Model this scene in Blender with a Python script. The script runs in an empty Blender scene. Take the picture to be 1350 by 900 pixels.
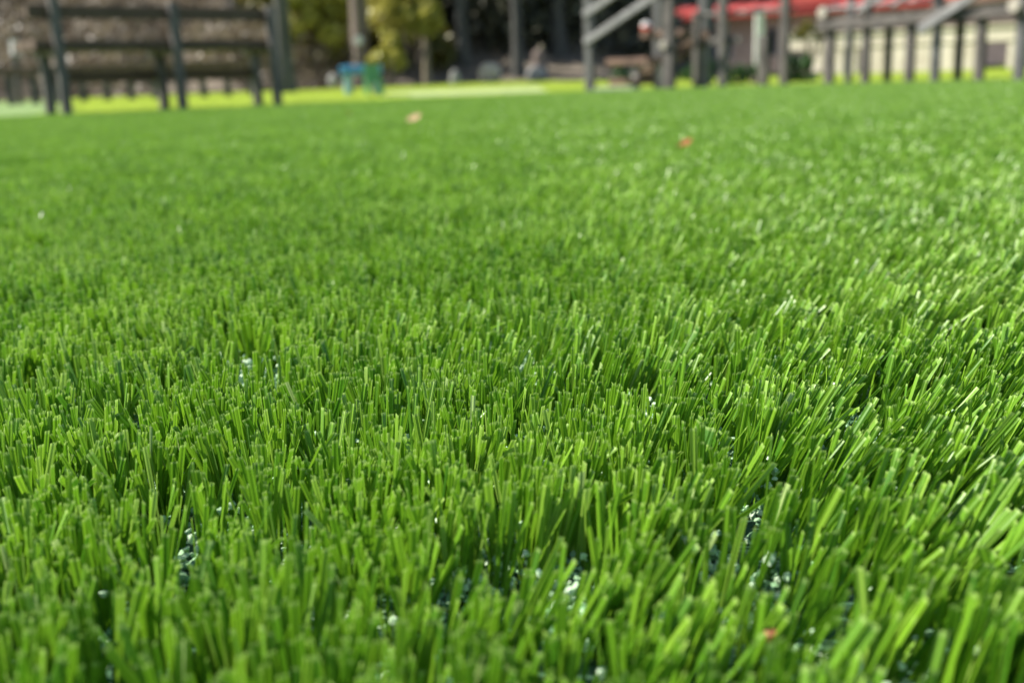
import bpy, bmesh, math, random
import numpy as np
from mathutils import Vector, Matrix

R = math.radians
rng = np.random.default_rng(7)
random.seed(7)
scene = bpy.context.scene
col = scene.collection

# ------------------------------------------------------------------ camera, light, exposure
PILE = 0.0260                      # height of the turf's tips above the infill
CAM_H = PILE + 0.098               # the phone is held just above the turf
PITCH, ROLL = R(13.73), R(2.1)
FPX, W0, H0 = 1400.0, 1350.0, 900.0
F = Vector((0, math.cos(PITCH), -math.sin(PITCH)))
U0 = Vector((0, math.sin(PITCH), math.cos(PITCH)))
R0 = Vector((1, 0, 0))
RT = R0 * math.cos(ROLL) - U0 * math.sin(ROLL)
UP = U0 * math.cos(ROLL) + R0 * math.sin(ROLL)
CAM = Vector((0, 0, CAM_H))
cd = bpy.data.cameras.new('camera')
cam = bpy.data.objects.new('camera', cd)
col.objects.link(cam)
m = Matrix((RT, UP, -F)).transposed().to_4x4()
m.translation = CAM
cam.matrix_world = m
cd.sensor_width = 36.0
cd.lens = 36.0 * FPX / W0
cd.clip_start = 0.01
cd.clip_end = 500
cd.dof.use_dof = True
cd.dof.focus_distance = 0.335
cd.dof.aperture_fstop = 11.0
scene.camera = cam

SUN_EL, SUN_AZ = R(44), R(-86)    # azimuth from +Y towards +X: the sun stands to the left
world = bpy.data.worlds.new('World')
scene.world = world
world.use_nodes = True
wn = world.node_tree
sky = wn.nodes.new('ShaderNodeTexSky')
sky.sky_type = 'NISHITA'
sky.sun_disc = False
sky.sun_elevation = SUN_EL
sky.sun_rotation = SUN_AZ
wn.links.new(sky.outputs[0], wn.nodes['Background'].inputs[0])
wn.nodes['Background'].inputs[1].default_value = 0.09
sd = bpy.data.lights.new('sun', 'SUN')
sd.energy = 4.6
sd.angle = R(0.5)
sd.color = (1.0, 0.95, 0.86)
sun = bpy.data.objects.new('sun', sd)
col.objects.link(sun)
sdir = Vector((math.sin(SUN_AZ) * math.cos(SUN_EL), math.cos(SUN_AZ) * math.cos(SUN_EL), math.sin(SUN_EL)))
sun.rotation_euler = (-sdir).to_track_quat('-Z', 'Y').to_euler()
vs = scene.view_settings
vs.view_transform = 'Standard'
vs.look = 'None'
vs.exposure = 1.26
vs.gamma = 1.0
vs.use_curve_mapping = False
scene.cycles.max_bounces = 7
scene.cycles.transmission_bounces = 4
scene.cycles.use_denoising = True


def at(u, v, Y):
    """the point at depth Y that stands where the photo shows pixel (u, v)"""
    d = F + RT * ((u - W0 / 2) / FPX) - UP * ((v - H0 / 2) / FPX)
    return CAM + d * (Y / d.y)


def xat(u, Y):
    return at(u, 108 - 0.037 * (u - 675), Y).x


# ------------------------------------------------------------------ materials
def nodes_of(name):
    mt = bpy.data.materials.new(name)
    mt.use_nodes = True
    nt = mt.node_tree
    return mt, nt, nt.nodes['Principled BSDF']


def ramp(nt, fac, stops):
    r = nt.nodes.new('ShaderNodeValToRGB')
    els = r.color_ramp.elements
    while len(els) < len(stops):
        els.new(0.5)
    for e, (p, c) in zip(els, stops):
        e.position = p
        e.color = (*c, 1)
    nt.links.new(fac, r.inputs[0])
    return r.outputs[0]


def noise(nt, scale, detail=4, coords='Object', rough=0.55, stretch=None):
    tc = nt.nodes.new('ShaderNodeTexCoord')
    n = nt.nodes.new('ShaderNodeTexNoise')
    n.inputs['Scale'].default_value = scale
    n.inputs['Detail'].default_value = detail
    n.inputs['Roughness'].default_value = rough
    src = tc.outputs[coords]
    if stretch:
        mp = nt.nodes.new('ShaderNodeMapping')
        mp.inputs['Scale'].default_value = stretch
        nt.links.new(src, mp.inputs[0])
        src = mp.outputs[0]
    nt.links.new(src, n.inputs['Vector'])
    return n.outputs[0]


def surf(name, stops, scale=8, rough=0.7, bump=0.2, stretch=None, metallic=0.0, detail=5):
    mt, nt, b = nodes_of(name)
    f = noise(nt, scale, detail, stretch=stretch)
    nt.links.new(ramp(nt, f, stops), b.inputs['Base Color'])
    b.inputs['Roughness'].default_value = rough
    b.inputs['Metallic'].default_value = metallic
    if bump:
        bp = nt.nodes.new('ShaderNodeBump')
        bp.inputs['Strength'].default_value = bump
        bp.inputs['Distance'].default_value = 0.01
        nt.links.new(f, bp.inputs['Height'])
        nt.links.new(bp.outputs[0], b.inputs['Normal'])
    return mt


def leafy(name, stops, trans=0.35, rough=0.45, spec=0.4, tip=None, attr='tint', ridges=False):
    """thin blade or leaf: reflecting and letting light through; one random value per blade picks its colour"""
    mt, nt, b = nodes_of(name)
    a = nt.nodes.new('ShaderNodeAttribute')
    a.attribute_name = attr
    c = ramp(nt, a.outputs['Fac'], stops)
    if tip:
        h = nt.nodes.new('ShaderNodeAttribute')
        h.attribute_name = 'along'
        f = ramp(nt, h.outputs['Fac'], [(0.0, (0, 0, 0)), (0.962, (0, 0, 0)), (0.982, (0.45, 0.45, 0.45))])
        mx = nt.nodes.new('ShaderNodeMix')
        mx.data_type = 'RGBA'
        nt.links.new(f, mx.inputs['Factor'])
        nt.links.new(c, mx.inputs[6])
        mx.inputs[7].default_value = (*tip, 1)
        c = mx.outputs[2]
    if ridges:
        # fine ribs drawn along each fibre when it is extruded
        w = nt.nodes.new('ShaderNodeAttribute')
        w.attribute_name = 'across'
        k1 = nt.nodes.new('ShaderNodeMath')
        k1.operation = 'MULTIPLY_ADD'
        nt.links.new(a.outputs['Fac'], k1.inputs[0])
        k1.inputs[1].default_value = 37.0
        nt.links.new(w.outputs['Fac'], k1.inputs[2])
        nz = nt.nodes.new('ShaderNodeTexNoise')
        nz.noise_dimensions = '1D'
        nz.inputs['Scale'].default_value = 5.0
        nz.inputs['Detail'].default_value = 2.0
        nt.links.new(k1.outputs[0], nz.inputs['W'])
        fr = ramp(nt, nz.outputs[0], [(0.32, (0.62, 0.66, 0.60)), (0.5, (1, 1, 1)), (0.68, (1.28, 1.2, 1.3))])
        mu = nt.nodes.new('ShaderNodeMix')
        mu.data_type = 'RGBA'
        mu.blend_type = 'MULTIPLY'
        mu.inputs['Factor'].default_value = 1.0
        nt.links.new(c, mu.inputs[6])
        nt.links.new(fr, mu.inputs[7])
        c = mu.outputs[2]
    nt.links.new(c, b.inputs['Base Color'])
    b.inputs['Roughness'].default_value = rough
    b.inputs['Specular IOR Level'].default_value = spec
    if ridges:
        b.inputs['Sheen Weight'].default_value = 0.10
        b.inputs['Sheen Roughness'].default_value = 0.35
    t = nt.nodes.new('ShaderNodeBsdfTranslucent')
    nt.links.new(c, t.inputs[0])
    ms = nt.nodes.new('ShaderNodeMixShader')
    ms.inputs[0].default_value = trans
    nt.links.new(b.outputs[0], ms.inputs[1])
    nt.links.new(t.outputs[0], ms.inputs[2])
    nt.links.new(ms.outputs[0], nt.nodes['Material Output'].inputs[0])
    return mt


M = {}
M['blade'] = leafy('turf_fibre', [(0.0, (0.060, 0.180, 0.008)), (0.35, (0.125, 0.285, 0.012)), (0.7, (0.185, 0.360, 0.018)),
                                  (0.93, (0.235, 0.400, 0.045)), (1.0, (0.33, 0.46, 0.15))],
                   trans=0.36, rough=0.38, spec=0.5, tip=(0.42, 0.56, 0.16), ridges=True)
M['infill'] = surf('infill_bed', [(0.3, (0.012, 0.045, 0.020)), (0.7, (0.04, 0.11, 0.05))], scale=600, rough=0.95, bump=0)  # bed colour kept dark so bare gaps read as shade
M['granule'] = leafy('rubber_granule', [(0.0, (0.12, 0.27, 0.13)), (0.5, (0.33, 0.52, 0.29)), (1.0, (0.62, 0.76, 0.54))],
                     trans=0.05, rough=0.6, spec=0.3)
M['lawn_blade'] = leafy('lawn_leaf', [(0.0, (0.30, 0.41, 0.05)), (0.5, (0.42, 0.51, 0.07)), (1.0, (0.54, 0.60, 0.12))], trans=0.5, rough=0.5)
M['lawn'] = surf('lawn_soil', [(0.3, (0.20, 0.30, 0.02)), (0.7, (0.34, 0.44, 0.04))], scale=3, rough=0.95, bump=0.3)
M['pale_path'] = surf('pale_worn_path', [(0.3, (0.20, 0.26, 0.08)), (0.7, (0.29, 0.34, 0.13))], scale=6, rough=0.95, bump=0.3)
M['green_path'] = surf('green_worn_path', [(0.3, (0.10, 0.17, 0.030)), (0.7, (0.15, 0.23, 0.055))], scale=6, rough=0.95, bump=0.3)
M['hill'] = surf('leaf_litter', [(0.25, (0.065, 0.052, 0.034)), (0.5, (0.125, 0.103, 0.074)), (0.75, (0.21, 0.17, 0.13))], scale=2.2, rough=0.95, bump=0.8, detail=8)
M['dark_hill'] = surf('wood_floor', [(0.3, (0.018, 0.018, 0.014)), (0.7, (0.06, 0.055, 0.04))], scale=1.5, rough=0.95, bump=0.6)
M['dark_plank'] = surf('weathered_dark_plank', [(0.3, (0.055, 0.036, 0.023)), (0.7, (0.125, 0.086, 0.058))], scale=6, rough=0.95, stretch=(1, 1, 8))
M['dark_post'] = surf('dark_grey_post', [(0.3, (0.048, 0.043, 0.037)), (0.7, (0.095, 0.086, 0.075))], scale=9, rough=0.55)
M['pale_leg'] = surf('pale_weathered_wood', [(0.3, (0.16, 0.15, 0.13)), (0.7, (0.33, 0.31, 0.28))], scale=9, rough=0.8)
M['grey_steel'] = surf('grey_galvanised_steel', [(0.3, (0.055, 0.054, 0.052)), (0.7, (0.11, 0.108, 0.104))], scale=14, rough=0.5, bump=0.05, metallic=0.2)
M['pale_steel'] = surf('pale_galvanised_steel', [(0.3, (0.14, 0.137, 0.133)), (0.7, (0.24, 0.235, 0.228))], scale=14, rough=0.5, bump=0.05, metallic=0.2)
M['grey_wood'] = surf('grey_weathered_wood', [(0.3, (0.042, 0.037, 0.031)), (0.7, (0.10, 0.088, 0.076))], scale=9, rough=0.8)
M['brown_wood'] = surf('brown_timber', [(0.3, (0.07, 0.04, 0.028)), (0.7, (0.17, 0.10, 0.07))], scale=7, rough=0.75)
M['concrete'] = surf('pale_concrete', [(0.3, (0.20, 0.23, 0.17)), (0.7, (0.30, 0.33, 0.25))], scale=12, rough=0.9)
M['white_paint'] = surf('white_paint', [(0.3, (0.42, 0.41, 0.40)), (0.7, (0.58, 0.57, 0.55))], scale=5, rough=0.5, bump=0.05)
M['cream'] = surf('cream_render', [(0.25, (0.40, 0.345, 0.27)), (0.75, (0.58, 0.52, 0.43))], scale=3, rough=0.85)
M['cream_pink'] = surf('pinkish_render', [(0.3, (0.44, 0.34, 0.27)), (0.7, (0.56, 0.45, 0.37))], scale=3, rough=0.85)
M['red_roof'] = surf('red_roof_sheet', [(0.25, (0.28, 0.030, 0.025)), (0.5, (0.39, 0.048, 0.038)), (0.75, (0.45, 0.09, 0.07))], scale=1.6, rough=0.6, bump=0.1)
M['red'] = surf('red_plastic', [(0.3, (0.62, 0.05, 0.03)), (0.7, (0.70, 0.08, 0.05))], scale=4, rough=0.4, bump=0)
M['blue'] = surf('blue_plastic', [(0.3, (0.045, 0.18, 0.33)), (0.7, (0.06, 0.23, 0.40))], scale=4, rough=0.4, bump=0)
M['pale_blue'] = surf('pale_blue_plastic', [(0.3, (0.14, 0.27, 0.26)), (0.7, (0.2, 0.34, 0.31))], scale=4, rough=0.4, bump=0)
M['green'] = surf('green_plastic', [(0.3, (0.05, 0.19, 0.07)), (0.7, (0.09, 0.26, 0.09))], scale=4, rough=0.4, bump=0)
M['glass'] = surf('dark_window', [(0.3, (0.015, 0.018, 0.02)), (0.7, (0.03, 0.035, 0.04))], scale=2, rough=0.08, bump=0)
M['bark_dark'] = surf('dark_bark', [(0.3, (0.034, 0.033, 0.030)), (0.7, (0.085, 0.083, 0.074))], scale=9, rough=0.9, bump=0.8, stretch=(1, 1, 0.2))
M['bark_brown'] = surf('brown_bark', [(0.3, (0.07, 0.052, 0.042)), (0.7, (0.17, 0.13, 0.11))], scale=9, rough=0.9, bump=0.8, stretch=(1, 1, 0.2))
M['bark_tan'] = surf('tan_bark', [(0.3, (0.13, 0.11, 0.07)), (0.7, (0.27, 0.23, 0.15))], scale=9, rough=0.9, bump=0.8, stretch=(1, 1, 0.2))
M['leaf_dark'] = leafy('dark_evergreen_leaf', [(0.0, (0.045, 0.048, 0.032)), (0.6, (0.075, 0.078, 0.052)), (1.0, (0.13, 0.12, 0.08))], trans=0.2)
M['leaf_yellow'] = leafy('yellow_green_leaf', [(0.0, (0.20, 0.21, 0.05)), (0.5, (0.40, 0.38, 0.08)), (1.0, (0.56, 0.50, 0.13))], trans=0.48)
M['leaf_olive'] = leafy('olive_leaf', [(0.0, (0.05, 0.06, 0.015)), (0.5, (0.12, 0.12, 0.02)), (1.0, (0.24, 0.18, 0.03))], trans=0.35)
M['leaf_brown'] = leafy('withered_leaf', [(0.0, (0.09, 0.07, 0.045)), (0.5, (0.17, 0.135, 0.09)), (1.0, (0.29, 0.235, 0.17))], trans=0.3)
M['leaf_hedge'] = leafy('hedge_leaf', [(0.0, (0.012, 0.04, 0.012)), (0.6, (0.03, 0.08, 0.02)), (1.0, (0.08, 0.16, 0.03))], trans=0.25)
M['rock'] = surf('pale_stone', [(0.3, (0.22, 0.20, 0.16)), (0.7, (0.38, 0.345, 0.28))], scale=9, rough=0.9)
M['rock_grey'] = surf('grey_stone', [(0.3, (0.16, 0.155, 0.145)), (0.7, (0.27, 0.26, 0.245))], scale=9, rough=0.9)
M['dead_leaf'] = leafy('orange_dead_leaf', [(0.0, (0.58, 0.27, 0.13)), (1.0, (0.70, 0.42, 0.26))], trans=0.45, rough=0.6)
M['dead_leaf_red'] = leafy('red_dead_leaf', [(0.0, (0.34, 0.13, 0.06)), (1.0, (0.4, 0.16, 0.08))], trans=0.4, rough=0.6)
M['dead_leaf_pale'] = leafy('pale_dead_leaf', [(0.0, (0.72, 0.52, 0.34)), (1.0, (0.8, 0.66, 0.5))], trans=0.4, rough=0.6)


# ------------------------------------------------------------------ builders
class MB:
    """collects boxes, tubes and faces and links them as ONE mesh object"""
    def __init__(self):
        self.bm = bmesh.new()

    def box(self, c, size, rotz=0.0, bevel=0.0, mat=None):
        r = bmesh.ops.create_cube(self.bm, size=1.0)
        vs_ = r['verts']
        bmesh.ops.scale(self.bm, vec=size, verts=vs_)
        if bevel:
            es = list({e for v in vs_ for e in v.link_edges})
            q = bmesh.ops.bevel(self.bm, geom=es, offset=bevel, segments=2, affect='EDGES', profile=0.5)
            vs_ = list({v for f in q['faces'] for v in f.verts} | {v for v in vs_ if v.is_valid})
        mm = mat if mat is not None else Matrix.Rotation(rotz, 4, 'Z')
        bmesh.ops.transform(self.bm, matrix=Matrix.Translation(c) @ mm, verts=vs_)
        return self

    def bar(self, a, b, w, h, bevel=0.004):
        a, b = Vector(a), Vector(b)
        d = b - a
        q = d.to_track_quat('Y', 'Z').to_matrix().to_4x4()
        return self.box((a + b) / 2, (w, d.length, h), bevel=bevel, mat=q)

    def tube(self, pts, radii, n=10, cap=True):
        rings = []
        pts = [Vector(p) for p in pts]
        for i, p in enumerate(pts):
            t = (pts[min(i + 1, len(pts) - 1)] - pts[max(i - 1, 0)]).normalized()
            x = t.orthogonal().normalized() if abs(t.z) < 0.99 else Vector((1, 0, 0))
            if abs(t.z) >= 0.3:
                x = (Vector((1, 0, 0)) - t * t.x).normalized()
            y = t.cross(x)
            rings.append([self.bm.verts.new(p + (x * math.cos(2 * math.pi * k / n) + y * math.sin(2 * math.pi * k / n)) * radii[i]) for k in range(n)])
        for r0, r1 in zip(rings, rings[1:]):
            for k in range(n):
                self.bm.faces.new((r0[k], r0[(k + 1) % n], r1[(k + 1) % n], r1[k]))
        if cap:
            self.bm.faces.new(list(reversed(rings[0])))
            self.bm.faces.new(rings[-1])
        return self

    def build(self, name, mat, parent=None, smooth=False):
        me = bpy.data.meshes.new(name)
        bmesh.ops.recalc_face_normals(self.bm, faces=self.bm.faces)
        self.bm.to_mesh(me)
        self.bm.free()
        if not smooth:
            me.shade_flat()
        me.materials.append(M[mat])
        o = bpy.data.objects.new(name, me)
        col.objects.link(o)
        if parent is not None:
            o.parent = parent
        return o


def tag(o, label, cat, group=None, kind=None):
    o['label'] = label
    if cat:
        o['category'] = cat
    if group:
        o['group'] = group
    if kind:
        o['kind'] = kind
    return o


def thing(name, loc, label, cat, group=None, rz=0.0):
    o = bpy.data.objects.new(name, None)
    o.empty_display_size = 0.1
    col.objects.link(o)
    o.location = loc
    o.rotation_euler = (0, 0, rz)
    return tag(o, label, cat, group)


def np_mesh(name, verts, quads, attrs, mat, extra=0):
    """big mesh straight from arrays; attrs: name -> per-vertex float array"""
    me = bpy.data.meshes.new(name)
    n, q = len(verts), len(quads)
    k = quads.shape[1]
    me.vertices.add(n)
    me.vertices.foreach_set('co', np.ascontiguousarray(verts, np.float32).ravel())
    me.loops.add(q * k)
    me.loops.foreach_set('vertex_index', np.ascontiguousarray(quads, np.int32).ravel())
    me.polygons.add(q)
    me.polygons.foreach_set('loop_start', np.arange(0, q * k, k, dtype=np.int32))
    me.update(calc_edges=True)
    for an, arr in attrs.items():
        if arr.ndim == 2:
            a = me.attributes.new(an, 'FLOAT_VECTOR', 'POINT')
            a.data.foreach_set('vector', np.ascontiguousarray(arr, np.float32).ravel())
        else:
            a = me.attributes.new(an, 'FLOAT', 'POINT')
            a.data.foreach_set('value', np.ascontiguousarray(arr, np.float32))
    me.shade_flat()
    if mat:
        me.materials.append(M[mat])
    return me


def smooth_noise(x, y, cell, seed):
    """value noise on a grid of the given cell size, -1..1"""
    g = np.random.default_rng(seed).uniform(-1, 1, (256, 256))
    fx, fy = x / cell + 100.0, y / cell + 100.0
    ix, iy = np.floor(fx).astype(int), np.floor(fy).astype(int)
    tx, ty = fx - ix, fy - iy
    tx, ty = tx * tx * (3 - 2 * tx), ty * ty * (3 - 2 * ty)
    a, b = g[ix % 256, iy % 256], g[(ix + 1) % 256, iy % 256]
    c, d = g[ix % 256, (iy + 1) % 256], g[(ix + 1) % 256, (iy + 1) % 256]
    return (a * (1 - tx) + b * tx) * (1 - ty) + (c * (1 - tx) + d * tx) * ty


def blade_arrays(bx, by, lx, ly, face, H, Wd, tint, levels, fold, cut):
    """ribbon fibres: `levels` rows along the length, folded along the middle (3 columns) or flat (2)"""
    n = len(bx)
    ncol = 4 if fold else 2
    nl = len(levels)
    bend = np.random.default_rng(n).uniform(0.0, 0.5, n)
    prof_ = (0.0, 1.0, 0.35, 0.9)          # ribbed section
    slope = np.sqrt(lx * lx + ly * ly)
    cz = 1.0 / np.sqrt(1 + slope * slope)
    wx, wy = np.cos(face), np.sin(face)
    # normal direction of the ribbon in plan
    nx, ny = -np.sin(face), np.cos(face)
    V = np.zeros((n, nl, ncol, 3), np.float32)
    A = np.zeros((n, nl, ncol), np.float32)
    for i, t in enumerate(levels):
        g = t * (1 - bend) + t * t * bend
        px, py, pz = bx + lx * H * cz * g, by + ly * H * cz * g, H * t * cz * (1 - 0.06 * t * slope)
        wmul = 1.0 - 0.10 * t
        for j in range(ncol):
            s = j / (ncol - 1) - 0.5
            off = (fold * Wd * prof_[j]) if fold else 0.0
            V[:, i, j, 0] = px + wx * s * Wd * wmul + nx * off
            V[:, i, j, 1] = py + wy * s * Wd * wmul + ny * off
            V[:, i, j, 2] = pz + (cut * s * Wd if i == nl - 1 else 0.0) - (wx * lx + wy * ly) * s * Wd * wmul * cz
            A[:, i, j] = t
    base = (np.arange(n) * nl * ncol)[:, None]
    fl = []
    for i in range(nl - 1):
        for j in range(ncol - 1):
            fl.append(np.stack([base[:, 0] + i * ncol + j, base[:, 0] + i * ncol + j + 1,
                                base[:, 0] + (i + 1) * ncol + j + 1, base[:, 0] + (i + 1) * ncol + j], 1))
    Q = np.concatenate(fl, 0)
    T = np.repeat(tint, nl * ncol)
    X = np.tile(np.linspace(0, 1, ncol), n * nl)
    return V.reshape(-1, 3), Q, A.reshape(-1), T.astype(np.float32), X.astype(np.float32)


def lean_field(x, y):
    w = 1 + 0.7 * np.clip(y - 0.4, 0, 6)
    s = np.clip((x / w + 0.14) / 0.30, 0, 1)
    s = s * s * (3 - 2 * s)
    d = np.clip((y - 0.7) / 1.4, 0, 1)
    lo, hi = -0.03 + 0.30 * d, 0.39 + 0.03 * d
    return lo + (hi - lo) * s, np.full_like(x, -0.02)


def tufted(x0, x1, y0, y1, density, per=7, nap=None, keep=None, off=0.0):
    nt_ = int((x1 - x0) * (y1 - y0) * density / per)
    tx, ty = rng.uniform(x0, x1, nt_), rng.uniform(y0, y1, nt_)
    if keep is not None:
        k = keep(tx, ty)
        tx, ty = tx[k], ty[k]
        nt_ = len(tx)
    # sparser here and there so the infill shows in patches
    qx, qy = tx + off, ty + off * 0.7
    hole = 0.55 * smooth_noise(qx, qy, 0.035, 3) + 0.8 * smooth_noise(qx, qy, 0.012, 4)
    k = rng.uniform(-1, 1, nt_) < 1.12 + 1.7 * np.minimum(hole + 0.30, 0)
    tx, ty = tx[k], ty[k]
    qx, qy = qx[k], qy[k]
    nt_ = len(tx)
    if nap is None:
        lx, ly = lean_field(tx, ty)
    else:
        lx, ly = np.full(nt_, nap), np.full(nt_, -0.02)
    lx = lx + 0.14 * smooth_noise(qx, qy, 0.05, 11) + 0.13 * smooth_noise(qx, qy, 0.018, 12) + rng.normal(0, 0.10, nt_)
    ly = ly + 0.12 * smooth_noise(qx, qy, 0.05, 13) + 0.13 * smooth_noise(qx, qy, 0.018, 14) + rng.normal(0, 0.10, nt_)
    hh = 1 + 0.09 * smooth_noise(qx, qy, 0.06, 15) + rng.normal(0, 0.05, nt_)
    tf = rng.uniform(0, math.pi, nt_)
    tt = 0.5 + 0.22 * smooth_noise(qx, qy, 0.09, 16) + rng.normal(0, 0.08, nt_)
    rep = lambda a: np.repeat(a, per)
    n = nt_ * per
    ang, rad = rng.uniform(0, 2 * math.pi, n), np.abs(rng.normal(0, 0.0022, n))
    ox, oy = np.cos(ang) * rad, np.sin(ang) * rad
    bx, by = rep(tx) + ox, rep(ty) + oy
    blx = rep(lx) + ox * 50 + rng.normal(0, 0.09, n)
    bly = rep(ly) + oy * 50 + rng.normal(0, 0.09, n)
    stray = rng.uniform(0, 1, n) < 0.035
    blx = np.where(stray, blx + rng.normal(0, 0.55, n), blx)
    bly = np.where(stray, bly + rng.normal(0, 0.4, n), bly)
    H = PILE * np.clip(rep(hh) + rng.normal(0, 0.09, n), 0.55, 1.28) * np.sqrt(1 + 0.6 * (blx ** 2 + bly ** 2))
    Wd = np.clip(rng.normal(0.00156, 0.00036, n), 0.0008, 0.0026)
    face = np.where(rng.uniform(0, 1, n) < 0.5, rep(tf) + rng.normal(0, 0.35, n), rng.normal(0.15, 0.6, n))
    tint = np.clip(rep(tt) + rng.normal(0, 0.22, n), 0, 0.94)
    tint = np.where(rng.uniform(0, 1, n) < 0.006, 1.0, tint)
    return bx, by, blx, bly, face, H, Wd, tint


def instancer(ob, sources, keep_mesh=True):
    """geometry nodes: instances of the source meshes on the vertices whose attribute pick >= 0"""
    hid = bpy.data.collections.new(ob.name + '_sources')
    for i, me in enumerate(sources):
        hid.objects.link(bpy.data.objects.new('%02d_%s' % (i, me.name), me))
    ng = bpy.data.node_groups.new(ob.name + '_scatter', 'GeometryNodeTree')
    ng.interface.new_socket('Geometry', in_out='INPUT', socket_type='NodeSocketGeometry')
    ng.interface.new_socket('Geometry', in_out='OUTPUT', socket_type='NodeSocketGeometry')
    N, L = ng.nodes.new, ng.links.new
    gi, go = N('NodeGroupInput'), N('NodeGroupOutput')
    ci = N('GeometryNodeCollectionInfo')
    ci.inputs['Collection'].default_value = hid
    ci.inputs['Separate Children'].default_value = True
    ci.inputs['Reset Children'].default_value = True

    def attr(nm, ty):
        a = N('GeometryNodeInputNamedAttribute')
        a.data_type = ty
        a.inputs['Name'].default_value = nm
        return a.outputs['Attribute']
    pick = attr('pick', 'FLOAT')
    cmp_ = N('FunctionNodeCompare')
    cmp_.data_type = 'FLOAT'
    cmp_.operation = 'GREATER_THAN'
    L(pick, cmp_.inputs['A'])
    cmp_.inputs['B'].default_value = -0.5
    ri = N('FunctionNodeFloatToInt')
    L(pick, ri.inputs[0])
    ip = N('GeometryNodeInstanceOnPoints')
    L(gi.outputs[0], ip.inputs['Points'])
    L(cmp_.outputs[0], ip.inputs['Selection'])
    L(ci.outputs[0], ip.inputs['Instance'])
    ip.inputs['Pick Instance'].default_value = True
    L(ri.outputs[0], ip.inputs['Instance Index'])
    e2r = N('FunctionNodeEulerToRotation')
    L(attr('turn', 'FLOAT_VECTOR'), e2r.inputs[0])
    L(e2r.outputs[0], ip.inputs['Rotation'])
    L(attr('size', 'FLOAT_VECTOR'), ip.inputs['Scale'])
    if keep_mesh:
        j = N('GeometryNodeJoinGeometry')
        L(ip.outputs[0], j.inputs[0])
        L(gi.outputs[0], j.inputs[0])
        L(j.outputs[0], go.inputs[0])
    else:
        L(ip.outputs[0], go.inputs[0])
    md = ob.modifiers.new('scatter', 'NODES')
    md.node_group = ng


# ------------------------------------------------------------------ the setting: ground, pitch, hillside
def sheet(name, pts, z, mat):
    bm = bmesh.new()
    bm.faces.new([bm.verts.new((x, y, z)) for x, y in pts])
    bmesh.ops.recalc_face_normals(bm, faces=bm.faces)
    for f in bm.faces:
        if f.normal.z < 0:
            f.normal_flip()
    me = bpy.data.meshes.new(name)
    bm.to_mesh(me)
    bm.free()
    me.materials.append(M[mat])
    o = bpy.data.objects.new(name, me)
    col.objects.link(o)
    o['kind'] = 'structure'
    return o


def lawn_z(x, y):
    # level round the pitch, then rising very gently towards the wood
    f = 1.0 - 0.7 * np.clip((np.asarray(x, float) - 0.5) / 2.0, 0, 1)
    return -0.012 + 0.0095 * f * np.clip(np.asarray(y, float) - 10.0, 0, 12)


CORNER = (0.72, 9.3)
FIELD = [(-9.0, -3.0), (9.0, -3.0), (9.0, 3.6), (4.2, 6.75), CORNER, (-2.0, 7.5), (-4.4, 5.9), (-9.0, 2.6)]
def ground_grid():
    xs = np.array([-140, -60, -30, -16, 0, 0.5, 1.0, 1.5, 2.0, 2.5, 4, 16, 30, 60, 140.0])
    ys = np.array([-60, -10, 0, 6, 10, 14, 18, 22, 30, 60, 120, 220.0])
    X, Y = np.meshgrid(xs, ys)
    V = np.stack([X.ravel(), Y.ravel(), lawn_z(X, Y).ravel()], 1)
    i = np.arange(X.size).reshape(X.shape)
    Q = np.stack([i[:-1, :-1].ravel(), i[:-1, 1:].ravel(), i[1:, 1:].ravel(), i[1:, :-1].ravel()], 1)
    o = bpy.data.objects.new('lawn_ground', np_mesh('lawn_ground', V, Q, {}, 'lawn'))
    col.objects.link(o)
    o['kind'] = 'structure'


ground_grid()
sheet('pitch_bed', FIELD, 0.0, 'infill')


PATHS = [[(-1.05, 10.2), (0.45, 10.6), (0.5, 13.0), (0.5, 15.2), (-1.75, 15.0), (-1.4, 12.6)],
         [(-20.0, 3.2), (-9.2, 3.0), (-4.45, 6.4), (-3.05, 7.6), (-3.9, 10.0), (-6.3, 16.0), (-8.3, 20.9), (-20.0, 20.9)]]


def in_field(x, y, poly=None):
    ins = np.zeros(np.shape(x), bool)
    poly = FIELD if poly is None else poly
    n = len(poly)
    for i in range(n):
        (xa, ya), (xb, yb) = poly[i], poly[(i + 1) % n]
        c = ((ya > y) != (yb > y)) & (x < (xb - xa) * (y - ya) / (yb - ya + 1e-12) + xa)
        ins ^= c
    return ins


# artificial turf: every fibre near the camera, fibre tiles beyond
NX, NY0, NY1 = 0.625, 0.0, 0.9
MX, MY1 = 1.0, 1.5
TILE = 0.25
a = blade_arrays(*tufted(-NX, NX, NY0, NY1, 94000), levels=(0.0, 0.55, 1.0), fold=0.16, cut=0.12)
p = tufted(-MX, MX, NY0, MY1, 72000, keep=lambda x, y: ~((np.abs(x) < NX) & (y < NY1)))
b = blade_arrays(*p, levels=(0.0, 0.55, 1.0), fold=0.0, cut=0.1)
tx, ty = np.meshgrid(np.arange(-9, 9, TILE) + TILE / 2, np.arange(-3, 9.5, TILE) + TILE / 2)
tx, ty = tx.ravel(), ty.ravel()
k = in_field(tx, ty) & ~((np.abs(tx) < MX) & (ty > NY0) & (ty < MY1))
tx, ty = tx[k], ty[k]
nt_ = len(tx)
pts = np.stack([tx, ty, np.zeros(nt_)], 1)
V = np.concatenate([a[0], b[0], pts])
nb = len(a[0]) + len(b[0])
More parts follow.
